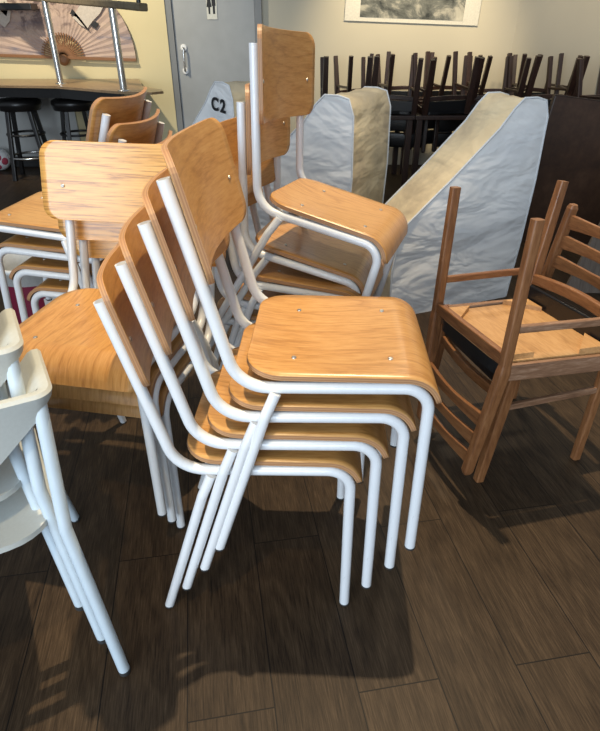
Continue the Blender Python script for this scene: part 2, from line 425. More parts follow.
def build_school_chair(ash=False):
    root = thing('school_chair', 'x', 'chair')
    for s in (-1, 1):
        y = s * W
        # post + side rail in one bend
        p = fillet([(XT, y, ZT), (0, y, ZB), (XF - .075, y, ZF - .0015)], [.075], 9)
        bm = bmesh.new(); tube(bm, p, R_T, 14); obj('side_frame', bm, M['enamel'], root)
        p = fillet([(XF - .075, y, ZF - .0015), (XF, y, ZF), (XG, y, .004)], [.05], 9)
        bm = bmesh.new(); tube(bm, p, R_T, 14); l = obj('leg', bm, M['enamel'], root)
        bm = bmesh.new(); lathe(bm, [(.0116, 0), (.0127, .001), (.0127, .006)], 14, (XG, y, 0)); obj('glide', bm, M['glide'], l)
        zw = ZB + (ZF - ZB) * XW / XF
        k = .055; fx = XW + (XR - XW) * k / zw
        p = fillet([(XW + .004, s * (W + .012), zw - .006), (fx, s * (W + .0235), zw - k), (XR, s * (W + .0245), .004)], [.05], 5)
        bm = bmesh.new(); tube(bm, p, .0113, 14); l = obj('leg', bm, M['enamel'], root)
        bm = bmesh.new(); lathe(bm, [(.0108, 0), (.0117, .001), (.0117, .006)], 14, (XR, s * (W + .0245), 0)); obj('glide', bm, M['glide'], l)
    # cross bars under the seat
    for x in (.10, .29):
        bm = bmesh.new(); box(bm, (x - .012, -W, ZF - .004), (x + .012, W, ZF + .004)); obj('cross_bar', bm, M['enamel'], root)
    # seat : path in x-z
    x0 = .010; xe = XF - .045; zt = ZF + R_T + .0055; rb = .066
    L1 = xe - x0; L2 = rb * math.radians(68); L = L1 + L2 + .018
    def path(v):
        if v <= L1:
            x = x0 + v; t = v / L1
            return x, zt + .010 * max(0, (1 - t / .25)) ** 2 * .6, 0
        a = min((v - L1) / rb, math.radians(68))
        x = xe + rb * math.sin(a); z = zt - rb + rb * math.cos(a)
        r = v - L1 - L2
        if r > 0: x += r * math.cos(a); z -= r * math.sin(a)
        return x, z, a
    def ssurf(u, v):
        x, z, a = path(v)
        t = max(0, min(1, v / L1))
        dish = .009 * math.sin(PI * min(1, t)) ** .8 * max(0, 1 - (u / .17) ** 2) if t > 0 else 0
        return (x, u, z - dish)
    hw = round_hw(.191, L, .075, .022)
    bm = ply_sheet(ssurf, hw, rows(L, .075, .022, 26), 20, .0105, -1)
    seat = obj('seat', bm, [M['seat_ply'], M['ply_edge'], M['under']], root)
    for x in (.105, .30):
        for s in (-1, 1):
            bm = bmesh.new(); lathe(bm, [(.0055, 0), (.0055, .0015), (.004, .0028)], 12, (x, s * .112, ssurf(s * .112, x - x0)[2] + .005)); obj('screw', bm, M['screw'], seat)
    # backrest : follows the leaning post
    d = Vector((XT, 0, ZT - ZB)).normalized(); nrm = Vector((d.z, 0, -d.x))
    H = .206 if ash else .228
    HW = .240 if ash else .221
    p0 = Vector((XT, 0, ZT)) - d * .187
    def bsurf(u, v):
        off = R_T + .006 + (.55 if ash else .90) * (u * u - W * W)
        # edges roll forward a touch at the top corners
        off += .010 * max(0, (v - H * .72) / (H * .28)) ** 2 * (abs(u) / .2) ** 2 * 0
        q = p0 + d * v + nrm * off
        return (q.x, u, q.z)
    hw = round_hw(HW, H, .036, .042)
    bm = ply_sheet(bsurf, hw, rows(H, .036, .042, 12), 26, .0105, 1)
    back = obj('backrest', bm, [M['ash'] if ash else M['back_ply'], M['ply_edge'], M['back_ply']], root)
    for s in (-1, 1):
        q = Vector(bsurf(s * W * .99, H * .44)) + nrm * .005
        bm = bmesh.new(); lathe(bm, [(.0055, 0), (.0055, .0015), (.004, .0028)], 12)
        bmesh.ops.transform(bm, matrix=Matrix.Translation(q) @ nrm.to_track_quat('Z', 'Y').to_matrix().to_4x4(), verts=bm.verts)
        obj('screw', bm, M['screw'], back)
    return root

proto = build_school_chair(); ashp = build_school_chair(True)
used = {id(proto): False, id(ashp): False}
def school(label, group, X, Y, Z, psi, tilt=0, roll=0, ash=False):
    src = ashp if ash else proto
    if not used[id(src)]: o = src; used[id(src)] = True
    else: o = copy_tree(src)
    tag(o, label, 'chair', group); place(o, X, Y, Z, psi, tilt, roll)
    return o
DX, DZ = .0462, .0716
def up(X, Y, Z, psi, i, dx=DX, dz=DZ): return X + math.cos(psi) * dx * i, Y + math.sin(psi) * dx * i, Z + dz * i

# front stack
gA = 'school chairs stacked in the front middle'
for i, (lab, jx, jp) in enumerate((
        ('plywood school chair at the bottom of the front stack, white feet on the floor', -.006, 0.004),
        ('plywood school chair second from the bottom of the front stack of four', .0, 0.0),
        ('plywood school chair third from the bottom of the front stack, directly under its top chair', .004, 0.002),
        ('plywood school chair on top of the front stack, its whole seat in view', .0, -.004))):
    x, y, z = up(-.2504 + jx, 1.1042, 0, -.0431, i)
    school(lab, gA, x, y, z, -.0431 + jp)

# middle-left stack, seats facing the camera
gB = 'school chairs stacked at the middle left, facing the camera'
for i, lab in enumerate((
        'lowest school chair of the stack facing the camera at left, standing on the floor',
        'middle school chair of the three stacked facing the camera at left',
        'topmost school chair of the left stack facing the camera, sunlit seat and striped ash backrest')):
    x, y, z = up(-.459, 1.562, 0, -1.76, i)
    school(lab, gB, x, y, z, -1.76, ash=True)

# far-left stack facing away to the left
gC = 'school chairs stacked at the far left, seats pointing left'
for i, lab in enumerate((
        'lowest school chair of the far left stack, just in front of the white tub',
        'second school chair up in the far left stack with seats pointing left',
        'second from top school chair of far left stack, lower of two backrests seen from behind',
        'top school chair of the far left stack, backrest seen from behind below the bar stools')):
    x, y, z = up(-.5667, 1.9565, .004, 3.0435, i, .0513, .0723)
    t = -.04 - .018 * i
    school(lab, gC, x, y, z, 3.0435, t)

# stack behind the front stack
gD = 'school chairs stacked behind the front stack'
for i, lab in enumerate((
        'lowest school chair of the tall stack behind the front one, legs on the floor',
        'second school chair from the bottom of the tall stack behind the front one',
        'third school chair from the bottom of the rear stack, below its two tilted chairs')):
    x, y, z = up(-.2473, 1.8327, 0, -.302, i)
    school(lab, gD, x, y, z, -.302, (0, .045, .06)[i])
school('tilted school chair second from the top of the rear stack, backrest half hidden', gD, -.2353, 1.8339, .2495, -.2409, .2571, -.034)
school('topmost school chair of the rear stack, tilted forward with a glossy seat, highest backrest', gD, -.1641, 1.7802, .3831, -.3372, .2368, -.0515)

# ------------------------------------------------------------------ teak dining chairs (one upright, one upside down on it)
def build_wood_chair(name, m, D, pad_back=False):
    root = thing(name, 'x', 'chair')
    wf, wb, wt = D['wf'], D['wb'], D['wt']; xff, xft, xbf, xbk, xbt = D['xff'], D['xft'], D['xbf'], D['xbk'], D['xbt']
    zt, zk, zs = D['zt'], D['zk'], D['zs']; ZS = .428; th = D.get('th', .033)
    fx = lambda z: xff + (xft - xff) * z / ZS
    def bp(z):
        if z < zk: return xbf + (xbk - xbf) * z / zk, wb
        t = (z - zk) / (zt - zk); return xbk + (xbt - xbk) * t, wb + (wt - wb) * t
    for s in (-1, 1):
        bm = bmesh.new()
        sweep(bm, [(fx(0), s * wf, 0), (fx(.28), s * wf, .28), (fx(ZS), s * wf, ZS - .003)], rrect(th, th, .006), up=(1, 0, 0), scales=[.82, 1, 1.05], smooth=False)
        obj('leg', bm, m['z'], root)
        bm = bmesh.new(); x1, w1 = bp(zt)
        pts = fillet([(xbf, s * wb, 0), (xbk, s * wb, zk), (x1, s * w1, zt)], [.25], 6)
        n = len(pts); sc = [(.86 + .2 * min(1, 1.6 * k / n)) if k < n - 1 else .7 for k in range(n)]
        pts.insert(-1, pts[-1] + (pts[-2] - pts[-1]).normalized() * .012); sc.insert(-1, .96)
        sweep(bm, pts, rrect(th, th * .88, .008), up=(1, 0, 0), scales=sc, smooth=False)
        leg = obj('leg', bm, m['z'], root)
        # side apron, high and deep
        bm = bmesh.new(); bar(bm, (bp(.405)[0], s * wb, .405), (fx(.405), s * wf, .405), .02, .046); obj('side_apron', bm, m['scuff'], root)
        bm = bmesh.new(); bar(bm, (bp(zs)[0], s * wb, zs), (fx(zs), s * wf, zs), .016, .021); obj('stretcher', bm, m['scuff'] if s > 0 else m['x'], root)
    # front apron: bows down in the middle and sits low
    bm = bmesh.new()
    pts = [(fx(.35) + .010 * math.sin(PI * k / 10), -wf + 2 * wf * k / 10,     .308 - .012 * math.sin(PI * k / 10)) for k in range(11)]
    sweep(bm, pts, rrect(.034, .02, .004), up=(0, 0, 1), smooth=False); obj('front_apron', bm, m['y'], root)
    bm = bmesh.new(); bar(bm, (fx(.37) - .004, -wf + .02, .365), (fx(.37) - .004, wf - .02, .365), .02, .085, .006); obj('seat_front', bm, m['pad'], root, 'black vinyl front of the seat')
    bm = bmesh.new(); bar(bm, (bp(.37)[0], -wb, .368), (bp(.37)[0], wb, .368), .02, .036); obj('back_apron', bm, m['y'], root)
    # drop-in seat: board + cushion
    xb, xf = bp(.41)[0] - .002, fx(.41) + .002
    def seat_surf(z): return lambda u, v: (xb + v, u * (wb + (wf - wb) * v / (xf - xb)) / wf, z)
    bm = ply_sheet(seat_surf(.386), round_hw(wf - .018, xf - xb, .05, .03), rows(xf - xb, .05, .03, 6), 10, .010, -1)
    bd = obj('seat_board', bm, [m['board']] * 3, root, 'pale seat board on the underside')
    for sx in (-1, 1):
        for sy in (-1, 1):
            x = xb + .02 if sx < 0 else xf - .02; yy = sy * ((wb if sx < 0 else wf) - .022)
            tri = [(x, yy), (x - sx * .085, yy), (x, yy - sy * .085)]
            obj('corner_block', slab(tri, .366, .381), m['board'], root)
    def cush(u, v):
        t = v / (xf + .012 - xb); a = max(0, 1 - (u / wf) ** 4) * max(0, 1 - (2 * t - 1) ** 4)
        return (xb + v, u * (wb + (wf - wb) * t) / wf, .409 + .004 * a)
    bm = ply_sheet(cush, round_hw(wf - .020, xf + .012 - xb, .05, .03), rows(xf + .012 - xb, .05, .03, 10), 14, .036, -1)
    obj('seat_cushion', bm, [m['pad']] * 3, root, 'black vinyl seat cushion', autosmooth=50)
    if pad_back:
        for z0, z1 in ((.50, .62), (.635, .76)):
            bm = bmesh.new(); n = 10
            pts = []
            for k in range(n + 1):
                y = -wt + 2 * wt * k / n; pts.append((bp((z0 + z1) / 2)[0] + .012 - .02 * math.sin(PI * k / n), y, (z0 + z1) / 2))
            sweep(bm, pts, rrect(z1 - z0, .035, .012), up=(0, 0, 1)); obj('back_pad', bm, m['pad'], root, 'black padded back panel')
    else:
        for z in D['slats']:
            bm = bmesh.new(); n = 12; x, w_ = bp(z); pts = []; sc = []
            for k in range(n + 1):
                t = k / n; pts.append((x - .012 * math.sin(PI * t), -w_ + 2 * w_ * t, z)); e = abs(2 * t - 1); sc.append((.66 + .34 * e ** 1.5, .8 + .2 * e))
            sweep(bm, pts, rrect(.050, .013, .004), up=(0, 0, 1), scales=sc, smooth=False); obj('back_slat', bm, m['y'], root)
    return root
TE = dict(z=M['teak_z'], x=M['teak_x'], y=M['teak_y'], scuff=M['teak_scuff'], board=M['pine'], pad=M['vinyl'])
DD = dict(wf=.204, wb=.189, wt=.15, xff=.199, xft=.155, xbf=-.175, xbk=-.18, xbt=-.205, zt=.766, zk=.396, zs=.279, slats=(.575, .645, .712))
lowc = build_wood_chair('dining_chair', TE, DD)
tag(lowc, 'upright teak dining chair with black seat, standing on the floor under an upturned one'); place(lowc, .717, 1.603, 0, 3.395)
upc = copy_tree(lowc)
tag(upc, 'upside-down teak dining chair resting on another, its four legs pointing up')
def place_inverted(o, X, Y, Z, psi, roll=0, pitch=0):
    m = Matrix.Rotation(psi, 4, 'Z') @ Matrix.Rotation(pitch, 4, 'Y') @ Matrix.Rotation(roll, 4, 'X') @ Matrix.Rotation(PI, 4, 'Y')
    o.rotation_euler = m.to_euler(); o.location = (X, Y, Z)
place_inverted(upc, .665, 1.50, .862, 3.409, .036, -.021)

# ------------------------------------------------------------------ white armchairs, front left
def build_armchair():
    root = thing('armchair', 'x', 'armchair')
    # local: x forward, y left ; right rear corner is the one in view
    # seat shell
    Ls = .46
    def ssurf(u, v):
        t = v / Ls
        return (-.23 + v, u, .425 - .022 * math.sin(PI * min(1, t)) * max(0, 1 - (u / .24) ** 2) - (.03 * max(0, (t - .85) / .15) ** 2))
    bm = ply_sheet(ssurf, round_hw(.25, Ls, .09, .07), rows(Ls, .09, .07, 14), 16, .012, -1)
    obj('seat', bm, [M['plastic']] * 3, root, autosmooth=50)
    # wrap-around back and arms
    hw = .291
    path = fillet([(-.03, -hw, 0), (-.196, -hw, 0), (-.196, hw, 0), (-.03, hw, 0)], [.022, .022], 8)
    path = [Vector(p) for p in path]
    # resample for the arms
    full = []
    for a, b in zip(path[:-1], path[1:]):
        n = max(1, int((b - a).length / .03))
        for k in range(n): full.append(a.lerp(b, k / n))
    full.append(path[-1])
    bm = bmesh.new(); rings = []
    n = len(full)
    for i, p in enumerate(full):
        t = (full[min(i + 1, n - 1)] - full[max(i - 1, 0)]).normalized(); nr = Vector((-t.y, t.x, 0))  # outward
        back = max(0, min(1, (hw - abs(p.y)) / .14))
        ztop = .711
        drop = .035 + .125 * back
        cap = .042
        prof = [(-.062, ztop - .058), (-.012, ztop - .004), (-.004, ztop), (.007, ztop), (.012, ztop - .006), (.008, ztop - .02), (-.004, ztop - drop), (-.014, ztop - drop), (-.017, ztop - .032), (-.054, ztop - .068)]
        rings.append([bm.verts.new(p + nr * a + Vector((0, 0, z))) for a, z in prof])
    m = len(rings[0])
    for i in range(n - 1):
        for j in range(m):
            k = (j + 1) % m
            bm.faces.new((rings[i][j], rings[i][k], rings[i + 1][k], rings[i + 1][j]))
    bm.faces.new(list(reversed(rings[0]))); bm.faces.new(rings[-1])
    obj('backrest', bm, M['plastic'], root, autosmooth=40)
    for s in (-1, 1):
        for fr in (0, 1):
            if fr == 0: pts = [(-.184, s * .276, .690), (-.228, s * .258, .42), (-.285, s * .29, .004)]
            else: pts = [(.17, s * .225, .414), (.18, s * .235, .36), (.245, s * .28, .004)]
            bm = bmesh.new(); p = fillet(pts, [.05], 5); tube(bm, p, .0125, 12); l = obj('leg', bm, M['blue_tube'], root)
            bm = bmesh.new(); q = pts[2]; lathe(bm, [(.0122, 0), (.0132, .002), (.0132, .012)], 12, (q[0], q[1], 0)); obj('glide', bm, M['glide'], l)
    for x in (-.15, .16):
        bm = bmesh.new(); tube(bm, [(x, -.235, .395), (x, .235, .395)], .010, 10); obj('seat_rail', bm, M['blue_tube'], root)
    return root
arm = build_armchair()
aphi = math.atan2(.87, -.49)
def arm_at(o, foot, i):
    # the near right foot (-.285,-.29) goes to a known floor spot
    c, s = math.cos(aphi), math.sin(aphi)
    fx, fy = -.285, -.29
    x = foot[0] - (c * fx - s * fy); y = foot[1] - (s * fx + c * fy)
    place(o, x + (c * .050 - s * .024) * i, y + (s * .050 + c * .024) * i, .072 * i, aphi)
gR = 'white plastic armchairs stacked at the front left'
a0 = arm
labs = ('lowest pale plastic armchair at the left edge, leg reaching nearest to the camera',
        'middle pale plastic armchair of the stack at the left edge',
        'topmost pale plastic armchair of the left edge stack, mostly outside the frame')
arms = [arm, copy_tree(arm), copy_tree(arm)]
for i, o in enumerate(arms):
    tag(o, labs[i], 'armchair', gR); arm_at(o, (-.396, .726), i)

# ------------------------------------------------------------------ covered things
def build_cover(name, label, origin, ldir, width, lettering=None, flatback=False):
    """origin: floor point of near side at u=0 ; ldir = unit vector from front to back (u) ; the width goes away"""
    root = thing(name, label, 'covered furniture', (origin[0], origin[1], 0), (0, 0, math.atan2(ldir[1], ldir[0])))
    prof = [(-.165, .0), (-.185, .12), (-.19, .25), (-.175, .36), (-.13, .475), (-.05, .545), (.08, .655), (.20, .765), (.31, .865), (.375, .945), (.42, .985), (.49, .985), (.545, .972), (.572, .90), (.578, .62), (.565, .32), (.54, .0)]
    rnd = random.Random(len(label))
    # side panels as fans of quads towards a spine, with soft bulge
    ins = []
    def ptL(k, t): return prof[k]
    n = len(prof); cx, cz = .22, .42
    def side(y, sgn, nm, lab):
        bm = bmesh.new(); R = 7; rings = []
        for r in range(R + 1):
            f = r / R
            row = []
            for k in range(n):
                x = cx + (prof[k][0] - cx) * f; z = cz + (prof[k][1] - cz) * f
                b = .016 * math.sin(9 * x + 5 * z + sgn) * math.cos(6 * z - 4 * x) * (1 - f ** 4) + .012 * (1 - f * f)
                row.append(bm.verts.new((x, y - sgn * b, max(z, 0))))
            rings.append(row)
        for r in range(R):
            for k in range(n):
                j = (k + 1) % n
                try: bm.faces.new((rings[r][k], rings[r][j], rings[r + 1][j], rings[r + 1][k]))
                except Exception: pass
        bmesh.ops.remove_doubles(bm, verts=bm.verts, dist=1e-5)
        bmesh.ops.subdivide_edges(bm, edges=bm.edges, cuts=1, use_grid_fill=True)
        return obj(nm, bm, M['tarp'], root, lab, autosmooth=60)
    p = side(0, 1, 'side_panel', 'white tarpaulin side panel'); side(width, -1, 'side_panel', 'white tarpaulin side panel')
    # the cream strip over front, slope, top and back
    bm = bmesh.new(); cols = []
    for k in range(n):
        row = []
        for j in range(9):
            t = j / 8; sag = .012 * math.sin(PI * t) * math.sin(k * 1.3 + j)
            x, z = prof[k]; row.append(bm.verts.new((x + sag * .5, width * t, max(0, z - abs(sag) * (1 if 3 < k < 13 else 0)))))
        cols.append(row)
    for k in range(n - 1):
        for j in range(8):
            bm.faces.new((cols[k][j], cols[k][j + 1], cols[k + 1][j + 1], cols[k + 1][j]))
    obj('top_panel', bm, M['canvas'], root, 'cream canvas panel over the slope, top and back', autosmooth=60)
    for y in (0, width):
        bm = bmesh.new(); tube(bm, [(x, y, max(z, .006)) for x, z in prof], .005, 8); obj('piping', bm, M['piping'], root)
    if lettering:
        cu = bpy.data.curves.new('lettering', 'FONT'); cu.body = lettering; cu.space_character = 1.3; cu.size = .098; cu.extrude = .001; cu.offset = .0035
        tmp = bpy.data.objects.new('tmp', cu); COL.objects.link(tmp)
        dg = bpy.context.evaluated_depsgraph_get(); me = bpy.data.meshes.new_from_object(tmp.evaluated_get(dg))
        bpy.data.objects.remove(tmp); me.materials.clear(); me.materials.append(M['ink'])
        o = bpy.data.objects.new('lettering', me); COL.objects.link(o); o.parent = root
        o.rotation_euler = (PI / 2, math.radians(6), 0); o.location = (.385, -.016, .838); o['label'] = 'black lettering C2'
    return root
a = math.radians(21.9)
build_cover('furniture_cover', 'large white tarpaulin wedge cover with cream slope at right, behind the upturned teak chair', (.617, 2.597), (math.cos(a), math.sin(a)), .26)
def cover_by_corner(name, label, corner, wdir, width, lettering=None):
    l = Vector((wdir[1], -wdir[0], 0)).normalized()          # back direction, to the right of the width direction
    o = Vector((corner[0], corner[1], 0)) - l * .545
    return build_cover(name, label, (o.x, o.y), (l.x, l.y), width, lettering)
cover_by_corner('furniture_cover', 'white wedge cover with upright cream back, just behind the tallest school chair stack', (.226, 2.842), (.48, .877), .48)
cover_by_corner('furniture_cover', 'white wedge cover lettered C2, standing in front of the grey door', (-.412, 3.60), (.70, .714), .44, 'C2')

# ------------------------------------------------------------------ dark chairs upside down at the back wall
DK = dict(z=M['darkwood'], x=M['darkwood'], y=M['darkwood'], scuff=M['darkwood'], board=M['darkwood'], pad=M['vinyl'])
D2 = dict(wf=.205, wb=.185, wt=.185, xff=.27, xft=.17, xbf=-.29, xbk=-.185, xbt=-.23, zt=.80, zk=.42, zs=.25, th=.046, slats=())
dk = build_wood_chair('dining_chair', DK, D2, True)
# low dark tables that carry them
def build_table(label, X, Y, d=.36):
    t = thing('side_table', label, 'table', (X, Y, 0), (0, 0, 0), 'low dark tables under the upturned chairs')
    bm = bmesh.new(); box(bm, (-.41, -d, .585), (.41, d, .62), .005); obj('tabletop', bm, M['darkwood'], t)
    for sx in (-1, 1):
        for sy in (-1, 1):
            bm = bmesh.new(); bar(bm, (sx * .37, sy * (d - .05), 0), (sx * .37, sy * (d - .05), .586), .05, .05, up=(1, 0, 0)); obj('leg', bm, M['darkwood'], t)
    return t
TL = ('dark table under the leftmost upturned dark chairs', 'dark table under the upturned dark chairs in the middle of the back row', 'dark table at right of the back row, behind the large white cover')
for k in range(3): build_table(TL[k], .58 + .825 * k, 5.55 if k < 2 else 5.45, .36 if k < 2 else .28)
build_table('dark table nearest the right side, carrying the nearest upturned dark chair', 2.42, 4.62, .25)
xs = [(.40, 0, .06, 'at the left end of the front row'), (.80, 0, -.1, 'second from left in the front row'), (1.24, 0, .12, 'third from left in the front row'),
      (1.66, 0, -.06, 'fourth from left in the front row'), (2.09, 0, .1, 'fifth from left in the front row'), (2.50, 0, -.1, 'at the right end of the front row'),
      (.58, 1, .15, 'at the left end of the rear row'), (1.02, 1, -.12, 'second from left in the rear row'), (1.44, 1, .1, 'third from left in the rear row'), (1.80, 1, -.15, 'fourth from left in the rear row'), (2.22, 1, .12, 'at the right end of the rear row'),
      (2.40, 2, .22, 'nearest the right, its legs rising above the walnut board')]
for i, (x, row, j, lab) in enumerate(xs):
    o = dk if i == 0 else copy_tree(dk)
    tag(o, 'dark upside-down chair on a table, ' + lab, 'chair', 'dark chairs turned upside down at the back')
    place_inverted(o, x, (5.40, 5.80, 4.62)[row] + .02 * (i % 2), 1.052 + .006 * (i % 3), -PI / 2 + j + (0 if row == 1 else PI), .03 * math.sin(i * 2.3), .05 * math.cos(i * 1.7))

# ------------------------------------------------------------------ leaning boards at right
t = thing('leaning_tabletop', 'dark walnut tabletop standing on edge at the right, behind the teak chairs', 'tabletop', (1.44, 3.72, .0), (math.radians(-1.5), math.radians(6.5), math.radians(-4)))
bm = bmesh.new(); box(bm, (0, 0, 0), (1.15, .035, .915), .006); obj('board', bm, M['walnut'], t)
bm = bmesh.new(); box(bm, (-.004, -.002, .0), (.0, .037, .915)); box(bm, (-.004, -.002, .915), (1.15, .037, .919)); obj('edge_banding', bm, M['darkwood'], t)
t = thing('leaning_board', 'grey-brown laminate board leaning against the dark walnut tabletop', 'board', (1.46, 2.86, 0), (math.radians(-9), 0, math.radians(-3)))
bm = bmesh.new()
poly(bm, [(0, 0), (.9, 0), (1.1, .62), (.21, .62)], 0, .022)
obj('panel', bm, M['laminate'], t)
bm = bmesh.new(); box(bm, (.115, -.002, .30), (.95, .0005, .304)); obj('seam', bm, M['frame_paint'], t)

# ------------------------------------------------------------------ room
def struct(name, bm, m, parent=None):
    o = obj(name, bm, m, parent)
    if not parent: o['kind'] = 'structure'
    return o
bm = bmesh.new(); box(bm, (-6.5, -3.2, -.1), (5.5, 6.6, 0)); struct('floor', bm, M['floor'])
YB = 6.3
bm = bmesh.new(); box(bm, (-1.17, YB, 0), (2.26, YB + .2, 3.0)); struct('wall_back', bm, M['wall_cream'])
bm = bmesh.new(); box(bm, (0, -8.5, 0), (.2, 0, 3.0)); wr = struct('wall_right', bm, M['wall_cream'])
wr.location = (2.06, YB + .02, 0); wr.rotation_euler.z = math.atan(1.05)
bm = bmesh.new(); box(bm, (-6.5, YB - .06, .0), (-1.275, YB + .2, 3.0)); struct('wall_left', bm, M['wall_yellow'])
bm = bmesh.new(); box(bm, (-6.5, YB - .085, .10), (-2.3, YB - .06, .78)); struct('trim_1', bm, M['wall_grey'])
bm = bmesh.new(); box(bm, (-6.5, YB - .10, 0), (-1.275, YB - .06, .10)); struct('baseboard_left', bm, M['baseboard'])
# door with frame
bm = bmesh.new(); box(bm, (-1.275, YB - .05, 0), (-1.215, YB + .1, 2.2)); box(bm, (-.43, YB - .05, 0), (-.365, YB + .1, 2.2)); box(bm, (-1.275, YB - .05, 2.1), (-.365, YB + .1, 2.2)); struct('trim_2', bm, M['frame_paint'])
bm = bmesh.new(); box(bm, (-1.213, YB - .03, .005), (-.432, YB + .02, 2.098), .004); door = struct('door_1', bm, M['door_paint'])
bm = bmesh.new()
hx, hz0, hz1 = -1.135, .90, 1.10; yf = YB - .03
tube(bm, fillet([(hx, yf, hz0), (hx, yf - .045, hz0), (hx, yf - .045, hz1), (hx, yf, hz1)], [.012, .012], 4), .009, 10)
h = obj('door_handle', bm, M['chrome'], door)
for z in (hz0, hz1):
    bm = bmesh.new(); lathe(bm, [(.032, 0), (.032, .008), (.026, .012)], 20)
    bmesh.ops.transform(bm, matrix=Matrix.Translation((hx, yf - .001, z)) @ Matrix.Rotation(PI / 2, 4, 'X'), verts=bm.verts); obj('rosette', bm, M['handle'], h)
# restroom sign
sg = thing('restroom_sign', 'small white restroom sign with two black figures on the grey door', 'sign', (-.832, yf, 1.335))
bm = bmesh.new(); box(bm, (-.052, -.006, 0), (.046, 0, .27), .002); obj('plate', bm, M['sticker'], sg)
def figure(cx, skirt):
    bm = bmesh.new(); k = .0075
    c = [(cx + .013 * math.cos(2 * PI * i / 14), .20 + .014 * math.sin(2 * PI * i / 14)) for i in range(14)]
    poly(bm, c, -k, -.006)
    if skirt: p = [(cx - .012, .183), (cx + .012, .183), (cx + .024, .10), (cx + .009, .10), (cx + .008, .045), (cx - .008, .045), (cx - .009, .10), (cx - .024, .10)]
    else: p = [(cx - .018, .183), (cx + .018, .183), (cx + .018, .11), (cx + .011, .11), (cx + .010, .045), (cx - .010, .045), (cx - .011, .11), (cx - .018, .11)]
    poly(bm, p, -k, -.006)
    return obj('figure', bm, M['ink'], sg, 'black woman figure' if skirt else 'black man figure')
figure(-.027, True); figure(.017, False)

# scroll picture on the back wall
sc = thing('hanging_picture', 'ink wash landscape on a white scroll, high on the back wall', 'picture', (1.07, YB - .012, 1.325), (0, math.radians(1.9), 0))
bm = bmesh.new(); box(bm, (-.645, 0, -.02), (.64, .010, .95), .002); obj('scroll_paper', bm, M['scroll'], sc)
bm = bmesh.new(); box(bm, (-.50, -.002, .015), (.49, .0, .80)); obj('painting', bm, M['ink_wash'], sc, 'black and white painted landscape')

# ------------------------------------------------------------------ bar, stools, fan
yw = YB - .06
fan = thing('wall_fan', 'large painted folding fan hung open on the yellow wall', 'fan', (-2.30, yw - .03, 1.02))
bm = bmesh.new(); Rr = .70; Ri = .19; n = 60; A = []
for k in range(n + 1):
    t = PI * k / n - .03; dy = -.004 * (k % 2)
    A.append((bm.verts.new((Ri * math.cos(t), dy, Ri * math.sin(t))), bm.verts.new((Rr * math.cos(t), dy * 1.6, Rr * math.sin(t)))))
for k in range(n): bm.faces.new((A[k][0], A[k][1], A[k + 1][1], A[k + 1][0]))
obj('paper', bm, M['fan_paper'], fan)
for k in range(26):
    t = PI * (k + .5) / 26 - .03; bm = bmesh.new(); bar(bm, (0, -.012, 0), (math.cos(t) * (Ri + .02), -.012, math.sin(t) * (Ri + .02)), .011, .006, .001, up=(0, 1, 0)); obj('rib', bm, M['fan_rib'], fan)
for t in (-.03, PI - .03):
    bm = bmesh.new(); bar(bm, (0, -.016, 0), (math.cos(t) * Rr, -.016, math.sin(t) * Rr), .026, .008, .002, up=(0, 1, 0)); obj('guard_stick', bm, M['fan_rib'], fan)
bm = bmesh.new(); lathe(bm, [(.05, 0), (.05, .012), (.02, .02)], 20); bmesh.ops.transform(bm, matrix=Matrix.Translation((-.0, -.018, -.02)) @ Matrix.Rotation(PI / 2, 4, 'X'), verts=bm.verts); obj('pivot', bm, M['fan_rib'], fan)
for pts, mt, lab in (([(.16, .33), (.24, .42), (.36, .52), (.52, .56), (.50, .46), (.42, .36), (.34, .30), (.28, .24), (.22, .27)], 'fan_white', 'white painted crane'),
                     ([(.14, .36), (.20, .33), (.27, .24), (.30, .22), (.24, .31), (.17, .40)], 'ink', 'black wing feathers'),
                     ([(.31, .27), (.36, .24), (.40, .28), (.36, .30)], 'ink', 'black tail feathers'),
                     ([(-.56, .30), (-.52, .44), (-.44, .50), (-.40, .40), (-.44, .30), (-.5, .25)], 'fan_white', 'white painted crane'),
                     ([(-.5, .38), (-.45, .46), (-.43, .40), (-.46, .34)], 'ink', 'black wing feathers')):
    bm = bmesh.new(); poly(bm, pts, -.022, -.019); obj('painted_crane' if mt == 'fan_white' else 'painted_feathers', bm, M[mt], fan, lab)

# counter
ct = thing('bar_counter', 'timber bar counter with rounded end under the wall fan', 'counter', (0, 0, 0))
cp = [(-4.6, 5.52), (-3.0, 5.50), (-2.1, 5.36), (-1.45, 4.88), (-1.15, 4.80), (-1.08, 4.90), (-1.12, 5.02), (-1.35, 5.35), (-1.6, yw - .03), (-4.6, yw - .03)]
obj('countertop', slab(cp, .816, .834), M['bar_top'], ct)
cp2 = [(x + .02 if x > -2 else x, y + .06) for x, y in cp[:4]] + [(-1.42, 5.0), (-1.55, 5.4), (-1.75, yw - .04), (-4.6, yw - .04)]
obj('counter_skirt', slab(cp2, .735, .812), M['black_paint'], ct, 'black underside of the counter')
bm = bmesh.new(); tube(bm, [(-1.55, 5.25, 0), (-1.55, 5.25, .74)], .035, 14); obj('leg', bm, M['frame_paint'], ct)
bm = bmesh.new(); tube(bm, [(-3.9, 5.7, 0), (-3.9, 5.7, .74)], .035, 14); obj('leg', bm, M['frame_paint'], ct)
